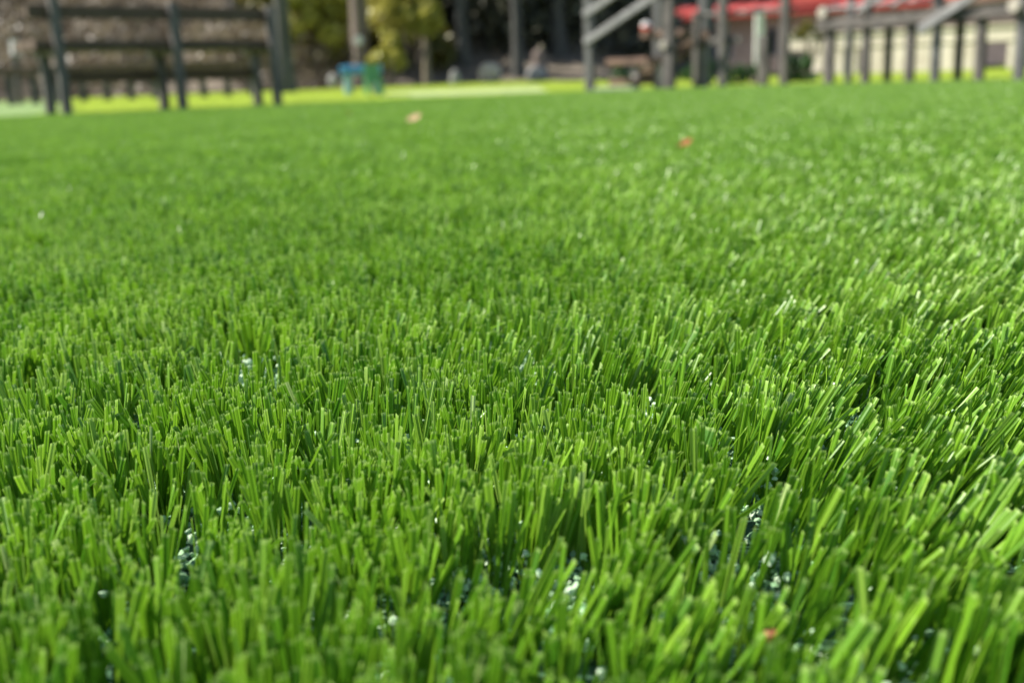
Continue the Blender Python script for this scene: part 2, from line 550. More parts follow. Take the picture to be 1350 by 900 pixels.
# quads of the two blade sets
Q = np.concatenate([a[1], b[1] + len(a[0])])
along = np.concatenate([a[2], b[2], np.zeros(nt_)])
tint = np.concatenate([a[3], b[3], np.zeros(nt_)])
NAPS = np.linspace(-0.06, 0.50, 13)
NV = len(NAPS)
want = lean_field(tx, ty)[0] + rng.normal(0, 0.07, nt_)
near = np.argmin(np.abs(want[:, None] - NAPS[None, :]), 1)
pick = np.concatenate([np.full(nb, -1.0), near.astype(float)])
turn = np.zeros((len(V), 3))
turn[nb:, 2] = rng.choice([0.0, 0.12, -0.12, 0.06], nt_)
size = np.ones((len(V), 3))
size[nb:, 2] = rng.uniform(0.94, 1.06, nt_)
me = np_mesh('artificial_turf', V, Q, {'along': along, 'tint': tint, 'across': np.concatenate([a[4], b[4], np.zeros(nt_)]), 'pick': pick, 'turn': turn, 'size': size}, 'blade')
turf = bpy.data.objects.new('artificial_turf', me)
col.objects.link(turf)
tag(turf, 'bright green artificial turf of flat upright fibres covering the pitch', 'turf', kind='stuff')
tiles = []
for i in range(NV):
    t = blade_arrays(*tufted(-TILE / 2, TILE / 2, -TILE / 2, TILE / 2, 64000, nap=NAPS[i], off=1.7 + 0.9 * i), levels=(0.0, 0.55, 1.0), fold=0.0, cut=0.1)
    tiles.append(np_mesh('turf_tile', t[0], t[1], {'along': t[2], 'tint': t[3], 'across': t[4]}, 'blade'))
instancer(turf, tiles)

# rubber granules lying in the pile
def granule_mesh(i):
    bm = bmesh.new()
    bmesh.ops.create_icosphere(bm, subdivisions=1, radius=0.5)
    r = random.Random(i)
    for v in bm.verts:
        v.co *= r.uniform(0.6, 1.25)
    me = bpy.data.meshes.new('granule')
    bm.to_mesh(me)
    bm.free()
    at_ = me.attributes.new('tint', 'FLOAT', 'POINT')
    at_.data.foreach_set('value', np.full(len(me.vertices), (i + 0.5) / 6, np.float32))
    me.shade_flat()
    me.materials.append(M['granule'])
    return me


ng_ = 520000
gx, gy = rng.uniform(-0.5, 0.5, ng_), rng.uniform(0.06, 0.75, ng_)
patch = 0.55 * smooth_noise(gx, gy, 0.035, 3) + 0.8 * smooth_noise(gx, gy, 0.012, 4)
k = rng.uniform(-1, 1, ng_) < np.where(patch < -0.18, 1.0, -0.35 - 1.3 * patch)
gx, gy, patch = gx[k], gy[k], patch[k]
ng_ = len(gx)
gz = np.abs(rng.normal(0, 0.0014, ng_)) + np.clip(-patch, 0, 1) * 0.004
up = rng.uniform(0, 1, ng_) < 0.055
gz = np.where(up, rng.uniform(0.004, 0.014, ng_), gz)
gs = np.clip(rng.normal(0.0018, 0.00055, ng_), 0.0007, 0.0033)
# a few more granules caught high in the pile further out
nh = 6500
hx, hy = rng.uniform(-2.4, 2.4, nh), rng.uniform(0.6, 4.5, nh)
gx, gy, gz = np.r_[gx, hx], np.r_[gy, hy], np.r_[gz, rng.uniform(0.010, 0.019, nh)]
gs = np.r_[gs, np.clip(rng.normal(0.0016, 0.0004, nh), 0.001, 0.0028)]
ng_ = len(gx)
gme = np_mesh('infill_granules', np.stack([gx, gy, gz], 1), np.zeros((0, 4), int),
              {'pick': np.where(gz > 0.0055, rng.integers(3, 6, ng_), rng.choice(6, ng_, p=[.22, .24, .20, .16, .11, .07])).astype(float), 'turn': rng.uniform(0, 6.3, (ng_, 3)),  # light on the upper granules is put into their paler tint
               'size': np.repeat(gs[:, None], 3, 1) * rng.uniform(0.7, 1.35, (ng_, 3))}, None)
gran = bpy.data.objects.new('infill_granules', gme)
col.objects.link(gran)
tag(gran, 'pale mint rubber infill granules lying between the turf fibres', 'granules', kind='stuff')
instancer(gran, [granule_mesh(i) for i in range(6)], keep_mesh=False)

# sunlit lawn beyond the pitch
def lawn_tile(i):
    n = 750
    x, y = rng.uniform(-0.27, 0.27, n), rng.uniform(-0.27, 0.27, n)
    t = blade_arrays(x, y, rng.normal(0, 0.4, n), rng.normal(0, 0.4, n), rng.uniform(0, 3.14, n),
                     rng.uniform(0.018, 0.036, n), rng.uniform(0.004, 0.008, n), np.clip(rng.normal(0.5, 0.25, n), 0, 1),
                     levels=(0.0, 1.0), fold=0.0, cut=0.0)
    return np_mesh('lawn_tile', t[0], t[1], {'along': t[2] * 0.5, 'tint': t[3]}, 'lawn_blade')


LT = 0.5
lx_, ly_ = np.meshgrid(np.arange(-16, 16, LT) + LT / 2, np.arange(3.0, 24, LT) + LT / 2)
lx_, ly_ = lx_.ravel(), ly_.ravel()
k = np.ones(len(lx_), bool)
for dx in (-0.2, 0.2):
    for dy in (-0.2, 0.2):
        k &= ~in_field(lx_ + dx, ly_ + dy)
for poly in PATHS:
    k &= ~in_field(lx_, ly_, poly)
lx_, ly_ = lx_[k], ly_[k]
nl_ = len(lx_)
lme = np_mesh('lawn_grass', np.stack([lx_, ly_, lawn_z(lx_, ly_)], 1), np.zeros((0, 4), int),
              {'pick': rng.integers(0, 3, nl_).astype(float), 'turn': np.stack([np.zeros(nl_), np.zeros(nl_), rng.choice([0, 1.5708, 3.1416], nl_)], 1),
               'size': np.ones((nl_, 3))}, None)
lawn = bpy.data.objects.new('lawn_grass', lme)
col.objects.link(lawn)
tag(lawn, 'sunlit yellow green lawn grass beyond the edge of the pitch', 'grass', kind='stuff')
instancer(lawn, [lawn_tile(i) for i in range(3)], keep_mesh=False)
for poly, pm in zip(PATHS, ('pale_path', 'green_path')):
    o = sheet('footpath', poly, 0.0, pm)
    for v in o.data.vertices:
        v.co.z = float(lawn_z(v.co.x, v.co.y)) + 0.009


def hillside(name, x0, x1, y0, y1, nx, ny, hfun, mat):
    xs, ys = np.meshgrid(np.linspace(x0, x1, nx), np.linspace(y0, y1, ny))
    zs = hfun(xs, ys)
    V = np.stack([xs.ravel(), ys.ravel(), zs.ravel()], 1)
    i = np.arange(nx * ny).reshape(ny, nx)
    Q = np.stack([i[:-1, :-1].ravel(), i[:-1, 1:].ravel(), i[1:, 1:].ravel(), i[1:, :-1].ravel()], 1)
    me = np_mesh(name, V, Q, {}, mat)
    o = bpy.data.objects.new(name, me)
    col.objects.link(o)
    o['kind'] = 'structure'
    return o


def bank(x, y):
    z = np.clip(y - 21.5 - 0.25 * np.clip(x + 4, 0, 50) - 3.0 * np.clip(x - 2.6, 0, 50), 0, 60) * 0.36
    return z + 0.22 * smooth_noise(x, y, 1.3, 31) * np.clip(z, 0, 1) + 0.1 * smooth_noise(x, y, 0.5, 32) * np.clip(z, 0, 1) + 0.10


hillside('wooded_hillside', -60, 30, 20, 60, 120, 70, bank, 'hill')


# ------------------------------------------------------------------ trees, shrubs, stones
def leaf_cloud(centres, radii, n, size, seed, flat=1.0):
    g = np.random.default_rng(seed)
    c = np.asarray(centres, float)
    r = np.asarray(radii, float)
    i = g.choice(len(c), n, p=r ** 2 / np.sum(r ** 2))
    d = g.normal(0, 1, (n, 3))
    d /= np.linalg.norm(d, axis=1)[:, None]
    rad = r[i] * g.uniform(0.25, 1.05, n) ** 0.6
    P = c[i] + d * rad[:, None] * np.array([1, 1, flat])
    u = g.normal(0, 1, (n, 3))
    u /= np.linalg.norm(u, axis=1)[:, None]
    v = np.cross(u, g.normal(0, 1, (n, 3)))
    v /= np.linalg.norm(v, axis=1)[:, None]
    s = size * g.uniform(0.6, 1.4, n)[:, None]
    V = np.stack([P - u * s, P - v * s * 0.45, P + u * s, P + v * s * 0.45], 1).reshape(-1, 3)
    Q = np.arange(n * 4).reshape(n, 4)
    T = np.repeat(np.clip(g.normal(0.5, 0.22, n) + 0.2 * (g.uniform(-1, 1, len(c)))[i], 0, 1), 4)
    return V, Q, T


def crown_mesh(seed, h0, h1, spread, n, size, mat):
    g = random.Random(seed)
    cs, rs = [], []
    for _ in range(26):
        z = g.uniform(h0, h1)
        k_ = 1 - 0.55 * (z - h0) / (h1 - h0)
        an = g.uniform(0, 6.28)
        rr = spread * k_ * g.uniform(0.1, 1.0)
        cs.append((math.cos(an) * rr, math.sin(an) * rr, z))
        rs.append(spread * g.uniform(0.22, 0.45))
    V, Q, T = leaf_cloud(cs, rs, n, size, seed)
    return np_mesh('crown', V, Q, {'tint': T}, mat)


CROWNS = [crown_mesh(50 + i, 3.6, 9.5, 2.3, 2600, 0.16, 'leaf_dark') for i in range(3)]


def tree(u, Y, px, label, bark, seed, top=8.5, lean=0.0, crown=True, name='woodland_tree', discs=None):
    """tapered trunk with limbs and a crown; px is the trunk's width in the photo"""
    g = random.Random(seed)
    r0 = px / FPX * Y / 2
    x = xat(u, Y)
    z0 = float(bank(np.array([x]), np.array([Y]))[0]) if Y > 20 else float(lawn_z(x, Y)) - 0.02
    t = thing(name, (x, Y, z0), label, 'tree', 'trees at the edge of the wood')
    mb = MB()
    pts, rad = [], []
    ph = g.uniform(0, 6)
    for i in range(11):
        f = i / 10
        pts.append((lean * f * top + 0.10 * math.sin(ph + f * 5) * f, 0.08 * math.sin(ph * 2 + f * 4) * f, -0.15 + f * top))
        rad.append(r0 * (1.35 if i == 0 else 1.0 - 0.75 * f))
    mb.tube(pts, rad, 10)
    mb.build('trunk', bark, t, smooth=True)
    for k_ in range(5):
        i = g.randint(4, 9)
        p0 = Vector(pts[i])
        an = g.uniform(0, 6.28)
        d = Vector((math.cos(an), math.sin(an), g.uniform(0.3, 0.9)))
        L_ = g.uniform(0.9, 2.0)
        q = MB().tube([p0, p0 + d * L_ * 0.5 + Vector((0, 0, 0.1)), p0 + d * L_ + Vector((0, 0, 0.3))], [rad[i] * 0.5, rad[i] * 0.3, 0.012], 6)
        q.build('limb', bark, t, smooth=True)
    if crown:
        o = bpy.data.objects.new('crown', CROWNS[seed % 3])
        col.objects.link(o)
        o.parent = t
        o.rotation_euler = (0, 0, g.uniform(0, 6.28))
        o.scale = (1, 1, top / 8.5)
    if discs:
        for (zs, rs) in discs:
            q = MB().tube([(0.0, -r0 * 0.7, zs), (0.02, -r0 * 1.0 - 0.05, zs + 0.01)], [rs, rs * 0.95], 10)
            q.build('pale_disc', 'white_paint', t)  # short pale disc added on the front of the trunk
    return t


TREES = [
    (378, 17.5, 22, 'tall dark grey trunk just right of the long bench', 'bark_dark', 1, 8.5, 0.0),
    (478, 20.5, 26, 'brown trunk with two pale discs above the blue table', 'bark_brown', 2, 8.5, 0.01),
    (563, 21.5, 9, 'slender tan trunk among the yellow green bushes', 'bark_tan', 3, 8.0, 0.01),
    (612, 23.5, 17, 'dark trunk directly above the pale boulders', 'bark_dark', 4, 9.0, -0.01),
    (684, 23.0, 15, 'straight grey trunk left of the tan stump in the dark wood', 'bark_dark', 5, 9.0, 0.0),
    (655, 26.5, 14, 'dark trunk rising behind the pale beige boulder', 'bark_dark', 6, 9.0, 0.012),
    (738, 24.5, 19, 'dark trunk between the tan stump and the grey steps', 'bark_dark', 7, 9.0, -0.01),
    (795, 25.0, 20, 'dark trunk seen between the sloping handrails of the steps', 'bark_dark', 8, 9.0, 0.0),
    (850, 27.0, 24, 'dark trunk behind the red and white ball', 'bark_dark', 9, 9.0, 0.01),
    (935, 28.0, 18, 'dark trunk beside the left end of the red roof', 'bark_dark', 10, 9.5, -0.01),
    (140, 26.0, 13, 'grey brown trunk on the hillside above the left half of the bench', 'bark_brown', 12, 8.0, 0.02),
    (262, 27.5, 16, 'grey brown trunk on the hillside above the right half of the bench', 'bark_brown', 13, 8.0, -0.02),
    (320, 23.5, 18, 'dark trunk on the hillside over the right end of the bench', 'bark_dark', 14, 8.5, 0.0),
]
for (u, Y, px, lab, bark, sd_, top, ln) in TREES:
    tree(u, Y, px, lab, bark, sd_, top, ln, crown=(sd_ not in (1, 2, 3, 9, 10, 12, 13, 14)), discs=[(0.85, 0.085), (1.72, 0.10)] if sd_ == 2 else None)

# dark evergreen mass deep in the wood and withered scrub on the bank: too dense to count
def mass(name, label, cat, box, n, size, mat, seed, nclump, rr, onbank=True):
    g = random.Random(seed)
    cs, rs = [], []
    for _ in range(nclump):
        x, y = g.uniform(box[0], box[1]), g.uniform(box[2], box[3])
        z0 = float(bank(np.array([x]), np.array([y]))[0])
        cs.append((x, y, z0 + g.uniform(box[4], box[5])))
        rs.append(g.uniform(*rr))
    V, Q, T = leaf_cloud(cs, rs, n, size, seed)
    o = bpy.data.objects.new(name, np_mesh(name, V, Q, {'tint': T}, mat))
    col.objects.link(o)
    tag(o, label, cat, kind='stuff')
    return o


mass('woodland_undergrowth', 'dark evergreen undergrowth filling the wood behind the trunks', 'undergrowth', (-2.6, 3.9, 24.5, 30.0, 0.1, 4.5), 50000, 0.11, 'leaf_dark', 71, 130, (0.5, 1.1))
mass('far_treeline', 'dark dull green trees massed behind the red roofed pavilion', 'trees', (3.6, 19.0, 42.0, 46.0, 0.2, 5.0), 30000, 0.20, 'leaf_dark', 74, 120, (0.7, 1.6))
mass('bramble_thicket', 'dull olive thicket between the yellow green bushes and the dark wood', 'thicket', (-5.6, -1.2, 23.0, 26.0, 0.0, 1.6), 16000, 0.09, 'leaf_olive', 73, 70, (0.3, 0.8))
mass('hillside_scrub', 'withered brown scrub covering the bank behind the long bench', 'scrub', (-16.0, -3.0, 20.3, 29.0, 0.0, 1.2), 40000, 0.07, 'leaf_brown', 72, 230, (0.25, 0.7))


def bush(name, u, v, Y, wpx, hpx, label, cat, mat, seed, n=3500, size=0.05, stem=True, group=None, lumps=14):
    """leafy bush with stems; (u, v) is the middle of its foot, wpx and hpx its size in the photo"""
    x = xat(u, Y)
    s = Y / FPX
    w, h = wpx * s, hpx * s
    z0 = float(bank(np.array([x]), np.array([Y]))[0]) if Y > 20 else float(lawn_z(x, Y))
    zf = at(u, v, Y).z - z0
    t = thing(name, (x, Y, z0), label, cat, group)
    g = random.Random(seed)
    cs, rs = [], []
    for _ in range(lumps):
        f = g.uniform(0, 1)
        cs.append((g.uniform(-0.5, 0.5) * w * 0.8, g.uniform(-0.4, 0.4) * w * 0.8, zf + h * (0.1 + 0.8 * f)))
        rs.append(min(w, h) * g.uniform(0.12, 0.24))
    V, Q, T = leaf_cloud(cs, rs, n, size, seed)
    o = bpy.data.objects.new('foliage', np_mesh('foliage', V, Q, {'tint': T}, mat))
    col.objects.link(o)
    o.parent = t
    if stem:
        for k_ in range(4):
            c = Vector(cs[k_])
            q = MB().tube([(0.05 * k_ - 0.1, 0, -0.05), c * 0.5 + Vector((0.02, 0, 0)), c], [0.03, 0.02, 0.008], 6)
            q.build('stem', 'bark_brown', t, smooth=True)
    return t


bush('leafy_bush', 425, 78, 21.0, 84, 105, 'large yellow green bush between the grey trunk and the brown trunk', 'bush', 'leaf_yellow', 81, 11000, 0.055, lumps=30)
bush('leafy_bush', 485, 62, 23.4, 200, 90, 'broad yellow green thicket rising behind the brown trunk', 'bush', 'leaf_yellow', 89, 14000, 0.06, lumps=44)
bush('leafy_bush', 512, 92, 20.2, 44, 56, 'low yellow green bush just right of the brown trunk', 'bush', 'leaf_yellow', 82, 1500, 0.05)
bush('leafy_bush', 552, 46, 21.2, 78, 66, 'green foliage hanging high around the slender tan trunk', 'bush', 'leaf_yellow', 83, 6000, 0.055, lumps=22)
bush('leafy_bush', 1066, 56, 19.0, 44, 24, 'olive brown bush above the cream parapet', 'bush', 'leaf_olive', 84, 1500, 0.04)
bush('leafy_bush', 925, 112, 10.8, 52, 30, 'dark green bush at the foot of the grey posts', 'bush', 'leaf_hedge', 85, 2200, 0.03)
bush('leafy_bush', 985, 112, 11.2, 56, 26, 'low dark green bush left of the white pillar', 'bush', 'leaf_hedge', 86, 2000, 0.03)
bush('leafy_bush', 1050, 111, 11.0, 48, 34, 'dark green bush below the cream parapet', 'bush', 'leaf_hedge', 87, 2200, 0.03)
bush('leafy_bush', 835, 110, 14.5, 60, 26, 'dark green bush behind the brown steps', 'bush', 'leaf_hedge', 88, 1800, 0.03)


def stone(u, vtop, Y, wpx, hpx, label, mat, seed):
    s = Y / FPX
    w, h = wpx * s, hpx * s
    bm = bmesh.new()
    bmesh.ops.create_icosphere(bm, subdivisions=3, radius=0.5)
    g = random.Random(seed)
    off = [Vector((g.gauss(0, 1), g.gauss(0, 1), g.gauss(0, 1))).normalized() for _ in range(9)]
    for v in bm.verts:
        n = v.co.normalized()
        d = max(n.dot(o) for o in off)
        v.co = n * (0.5 - 0.10 * d + 0.03 * g.random())
        v.co.x *= w
        v.co.y *= w * 0.8
        v.co.z *= h * 1.3
    me = bpy.data.meshes.new('boulder')
    bm.to_mesh(me)
    bm.free()
    me.shade_flat()
    me.materials.append(M[mat])
    o = bpy.data.objects.new('boulder', me)
    col.objects.link(o)
    zt = at(u, vtop, Y).z
    o.location = (xat(u, Y), Y, zt - h * 0.5)
    tag(o, label, 'boulder', 'boulders along the wood edge')
    return o


stone(647, 84, 20.5, 32, 26, 'largest pale beige boulder at the edge of the dark wood', 'rock', 1)
stone(600, 94, 19.5, 16, 20, 'smaller greyish boulder left of the beige one', 'rock_grey', 2)
stone(708, 89, 20.5, 30, 20, 'grey stone at the foot of the tan stump', 'rock_grey', 4)
stone(440, 98, 19.5, 16, 16, 'grey stone left of the blue table', 'rock_grey', 5)
st = thing('tree_stump', (xat(712, 21.2), 21.2, -0.03), 'tan broken tree stump standing behind a grey stone', 'stump')
MB().tube([(0, 0, 0), (0.01, 0, 0.4), (-0.01, 0, 0.66), (0.02, 0, 0.74)], [0.20, 0.15, 0.13, 0.06], 10).build('trunk', 'bark_brown', st, smooth=True)
MB().tube([(0, 0, 0.64), (0.06, 0, 0.82)], [0.08, 0.03], 8).build('splinter', 'bark_tan', st)

# ------------------------------------------------------------------ long bench on the left
BL, BR = Vector((xat(84, 6.75), 6.75, 0)), Vector((xat(362, 7.75), 7.75, 0))
e = (BR - BL).normalized()
rz = math.atan2(e.y, e.x)
Lb = (BR - BL).length
bench = thing('park_bench', BL, 'long dark bench with three uprights seen from behind on the turf edge', 'bench', rz=rz)
# local axes: x along the bench, y away from the camera
for i, (xx, top) in enumerate(((0.0, 0.95), (Lb * 0.515, 0.70), (Lb, 0.69))):
    MB().bar((xx, -0.03, -0.01), (xx, -0.03, top), 0.058, 0.05, 0.008).build('upright', 'dark_post', bench)
    MB().bar((xx, 0.24, -0.01), (xx, 0.24, 0.413), 0.06, 0.05, 0.006).build('leg', 'grey_wood' if i == 1 else 'dark_post', bench)
    MB().bar((xx, 0.0, 0.395), (xx, 0.38, 0.395), 0.045, 0.04, 0.004).build('bearer', 'dark_post', bench)
MB().bar((-0.15, 0.022, 0.635), (Lb + 0.03, 0.022, 0.635), 0.04, 0.085, 0.006).build('back_plank', 'dark_plank', bench)
MB().bar((-0.02, 0.275, 0.25), (Lb + 0.02, 0.275, 0.25), 0.03, 0.075, 0.005).build('foot_plank', 'dark_plank', bench)
for yy in (0.06, 0.19, 0.32):
    MB().bar((-0.13, yy, 0.44), (Lb + 0.03, yy, 0.44), 0.11, 0.066, 0.006).build('seat_plank', 'dark_plank', bench)

# low timber fence behind the bench
fy = 15.5
fx0, fx1 = xat(-60, fy), xat(372, fy)
fence = thing('timber_fence', ((fx0 + fx1) / 2, fy, 0.05), 'low brown post and rail fence behind the long bench', 'fence')
h_ = (fx1 - fx0) / 2
MB().bar((-h_, 0, 0.46), (h_, 0, 0.46), 0.05, 0.11, 0.006).build('rail', 'dark_plank', fence)
for k_ in range(14):
    xx = -h_ + 0.1 + k_ * (2 * h_ - 0.2) / 13
    MB().bar((xx, 0.06, -0.02), (xx, 0.06, 0.50), 0.09, 0.07, 0.006).build('post', 'grey_wood', fence)
mp_ = thing('marker_post', (xat(27, 16.3), 16.3, 0.05), 'short pale marker post left of the long bench', 'post')
MB().tube([(0, 0, 0), (0, 0, 0.62), (0.03, 0, 0.76)], [0.05, 0.05, 0.06], 10).build('shaft', 'grey_wood', mp_)
MB().tube([(0.028, 0, 0.72), (0.03, 0, 0.93)], [0.068, 0.055], 10).build('cap', 'white_paint', mp_)

# ------------------------------------------------------------------ children's table and chair
ty_ = 13.2
tab = thing('play_table', (xat(478, ty_), ty_, 0.012), 'low blue plastic table with pale legs on the lawn', 'table', rz=0.1)
MB().box((0, 0, 0.31), (0.50, 0.38, 0.11), bevel=0.02).build('table_top', 'blue', tab)
for sx in (-1, 1):
    for sy in (-1, 1):
        MB().tube([(sx * 0.17, sy * 0.14, 0.0), (sx * 0.16, sy * 0.13, 0.262)], [0.045, 0.05], 8).build('leg', 'pale_blue', tab)
ch = thing('child_chair', (xat(493, 12.5), 12.5, 0.015), 'small green plastic chair in front of the blue table', 'chair', rz=0.25)
MB().box((0, 0, 0.17), (0.20, 0.20, 0.03), bevel=0.01).build('seat', 'green', ch)
MB().box((0, 0.10, 0.27), (0.18, 0.025, 0.17), bevel=0.01).build('backrest', 'green', ch)
for sx in (-1, 1):
    for sy in (-1, 1):
        MB().bar((sx * 0.085, sy * 0.085, 0.0), (sx * 0.08, sy * 0.08, 0.155), 0.03, 0.03, 0.004).build('leg', 'green', ch)

# ------------------------------------------------------------------ steps with handrails (right of the wood)
sy_ = 9.25
sx0 = xat(778, sy_)
sx1 = xat(882, 8.75)
steps = thing('spectator_steps', (sx0, sy_, 0), 'short brown timber steps between grey posts with two sloping handrails', 'steps',
              rz=math.atan2(8.75 - sy_, sx1 - sx0))
Ls = math.hypot(sx1 - sx0, 8.75 - sy_)
MB().bar((0, 0, -0.01), (0, 0, 0.98), 0.075, 0.06, 0.006).build('post', 'grey_steel', steps)
MB().bar((0.28, 0.62, -0.01), (0.28, 0.62, 1.1), 0.065, 0.06, 0.006).build('post', 'grey_steel', steps)
MB().bar((Ls, 0, -0.01), (Ls, 0, 1.25), 0.095, 0.07, 0.006).build('post', 'grey_wood', steps)
MB().bar((Ls - 0.09, 0.7, -0.01), (Ls - 0.09, 0.7, 1.25), 0.08, 0.07, 0.006).build('post', 'grey_steel', steps)
sl = 0.47
MB().bar((-0.02, -0.045, 0.415), (Ls + 0.06, -0.045, 0.415 + sl * (Ls + 0.08)), 0.03, 0.055, 0.006).build('handrail', 'pale_steel', steps)
MB().bar((-0.02, -0.045, 0.635), (Ls + 0.06, -0.045, 0.635 + sl * (Ls + 0.08)), 0.03, 0.055, 0.006).build('handrail', 'pale_steel', steps)
for (xa, xb, z) in ((0.04, 0.36, 0.085), (-0.06, 0.56, 0.255), (0.30, Ls - 0.07, 0.465)):
    MB().bar((xa, 0.34 + 0.1 * (z > 0.2), z), (xb, 0.34 + 0.1 * (z > 0.2), z), 0.24, 0.055, 0.006).build('tread', 'brown_wood', steps)
MB().bar((0.02, 0.66, 0.10), (Ls, 0.66, 0.44), 0.05, 0.12, 0.006).build('stringer', 'dark_plank', steps)
for xx in (0.20, 0.46):
    MB().bar((xx, 0.40, -0.01), (xx, 0.40, 0.225), 0.06, 0.06, 0.005).build('support', 'pale_leg', steps)
MB().tube([(Ls - 0.02, -0.04, 0.36), (Ls - 0.02, -0.06, 0.36)], [0.035, 0.03], 12).build('glint_disc', 'rock', steps)  # pale disc added in place of a bright glint on the post
slab = tag(MB().box((xat(812, 9.0), 8.95, 0.022), (0.34, 0.22, 0.055), rotz=-0.4, bevel=0.006).build('paving_slab', 'concrete'),
           'pale concrete slab lying in front of the brown steps', 'slab')
bq = at(852, 44, 9.45)
ball = thing('toy_ball', (bq.x, bq.y, 0.4945), 'small red and white ball resting on the top brown step', 'ball')
def half_ball(r, lo, name, mat):
    bm = bmesh.new()
    bmesh.ops.create_uvsphere(bm, u_segments=16, v_segments=12, radius=r)
    bmesh.ops.bisect_plane(bm, geom=bm.verts[:] + bm.edges[:] + bm.faces[:], plane_co=(0, 0, 0), plane_no=(0, 0, 1),
                           clear_outer=lo, clear_inner=not lo)
    mb = MB()
    mb.bm.free()
    mb.bm = bm
    bmesh.ops.translate(bm, vec=(0, 0, 0.045), verts=bm.verts)
    return mb.build(name, mat, ball, smooth=True)


half_ball(0.045, True, 'lower_half', 'red')
half_ball(0.045, False, 'upper_half', 'white_paint')

# ------------------------------------------------------------------ long plank stand along the right edge
SA, SB = Vector((xat(1082, 8.0), 8.0, 0)), Vector((xat(1400, 6.45), 6.45, 0))
e = (SB - SA).normalized()
rz = math.atan2(e.y, e.x)
stand = thing('plank_stand', SA, 'long grey plank stand on many posts along the right edge of the pitch', 'stand', rz=rz)
Lst = (SB - SA).length


def along_stand(u, back=0.0):
    """distance along the stand's front at which the photo column u falls"""
    best = min(range(0, 2001), key=lambda q: abs((lambda P: 675 + FPX * (P - CAM).dot(RT) / (P - CAM).dot(F) - u)(SA + e * (Lst * q / 2000) + Vector((-e.y, e.x, 0)) * back + Vector((0, 0, 0.1)))))
    return Lst * best / 2000


for i, (u, wd, back, mt, top) in enumerate(((1093, .070, .0, 'grey_wood', .43), (1118, .04, .3, 'grey_steel', .9), (1141, .052, .0, 'grey_wood', 1.0), 
                             (1170, .045, .55, 'grey_wood', .43), (1199, .055, .0, 'grey_wood', .43), (1233, .048, .0, 'grey_steel', 1.0),
                             (1263, .04, .5, 'grey_wood', .43), (1291, .055, .0, 'grey_wood', .43), (1344, .06, .0, 'grey_steel', 1.0), (1385, .06, .0, 'grey_wood', .43))):
    s = along_stand(u, back)
    MB().bar((s, back, -0.01), (s, back, top), wd, 0.05, 0.006).build('post', mt, stand)
for k_, (yy, z) in enumerate(((0.06, 0.46), (0.26, 0.462), (0.46, 0.46))):
    MB().bar((0.0 + 0.04 * k_, yy, z), (Lst, yy, z), 0.17, 0.045, 0.006).build('deck_plank', 'grey_wood', stand)
MB().bar((0.0, -0.05, 0.435), (Lst, -0.05, 0.435), 0.035, 0.07, 0.005).build('edge_beam', 'grey_wood', stand)
MB().bar((along_stand(1150), 0.70, 0.555), (Lst, 0.70, 0.555), 0.20, 0.045, 0.006).build('seat_plank', 'brown_wood', stand)
MB().bar((along_stand(1200), 0.82, 0.68), (Lst, 0.82, 0.68), 0.20, 0.05, 0.006).build('seat_plank', 'brown_wood', stand)
MB().bar((along_stand(1290), 0.93, 0.60), (Lst, 0.93, 0.60), 0.03, 0.10, 0.005).build('riser', 'dark_plank', stand)
for (ua, ub, za, zb, w) in ((1222, 1345, 0.35, 0.68, 0.055), (1140, 1240, 0.50, 0.76, 0.028), (1185, 1290, 0.52, 0.80, 0.028)):
    MB().bar((along_stand(ua), -0.10, za), (along_stand(ub), -0.10, zb), 0.03, w, 0.005).build('sloping_rail', 'pale_steel', stand)
for (ua, ub, z) in ((1093, 1235, 0.545), (1141, 1400, 0.60)):
    MB().bar((along_stand(ua), -0.04, z), (along_stand(ub) if ub < 1400 else Lst, -0.04, z), 0.02, 0.022, 0.004).build('guard_rail', 'pale_steel', stand)
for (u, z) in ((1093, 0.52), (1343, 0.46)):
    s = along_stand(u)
    MB().tube([(s, -0.075, z), (s, -0.10, z)], [0.045, 0.04], 12).build('glint_disc', 'rock', stand)  # blurred metal glints modelled as pale discs on two posts

# post and rail fence between the steps and the stand
GA, GB = Vector((xat(912, 9.1), 9.1, 0)), Vector((xat(1050, 8.4), 8.4, 0))
eg = (GB - GA).normalized()
gf = thing('rail_fence', GA, 'dark grey post and rail fence between the brown steps and the plank stand', 'fence', rz=math.atan2(eg.y, eg.x))
Lg = (GB - GA).length
for q, wd, mt, top in ((0.05, .05, 'grey_wood', .62), (0.31, .065, 'dark_post', 1.0), (0.70, .075, 'grey_wood', .40), (0.89, .06, 'grey_wood', 1.0)):
    MB().bar((q * Lg, 0, -0.01), (q * Lg, 0, top), wd, 0.06, 0.006).build('post', mt, gf)
MB().bar((-0.02, 0.052, 0.385), (0.45 * Lg, 0.052, 0.385), 0.03, 0.05, 0.004).build('rail', 'dark_post', gf)
MB().bar((-0.02, 0.052, 0.60), (0.95 * Lg, 0.052, 0.585), 0.03, 0.035, 0.004).build('rail', 'dark_post', gf)

# ------------------------------------------------------------------ cream parapet, far pavilion
def along_line(A, e_, L_, u):
    """distance along a straight front from A at which the photo column u falls"""
    P = lambda q: A + e_ * q + Vector((0, 0, 0.5)) - CAM
    return min((L_ * q / 1500 for q in range(1501)), key=lambda q: abs(675 + FPX * P(q).dot(RT) / P(q).dot(F) - u))


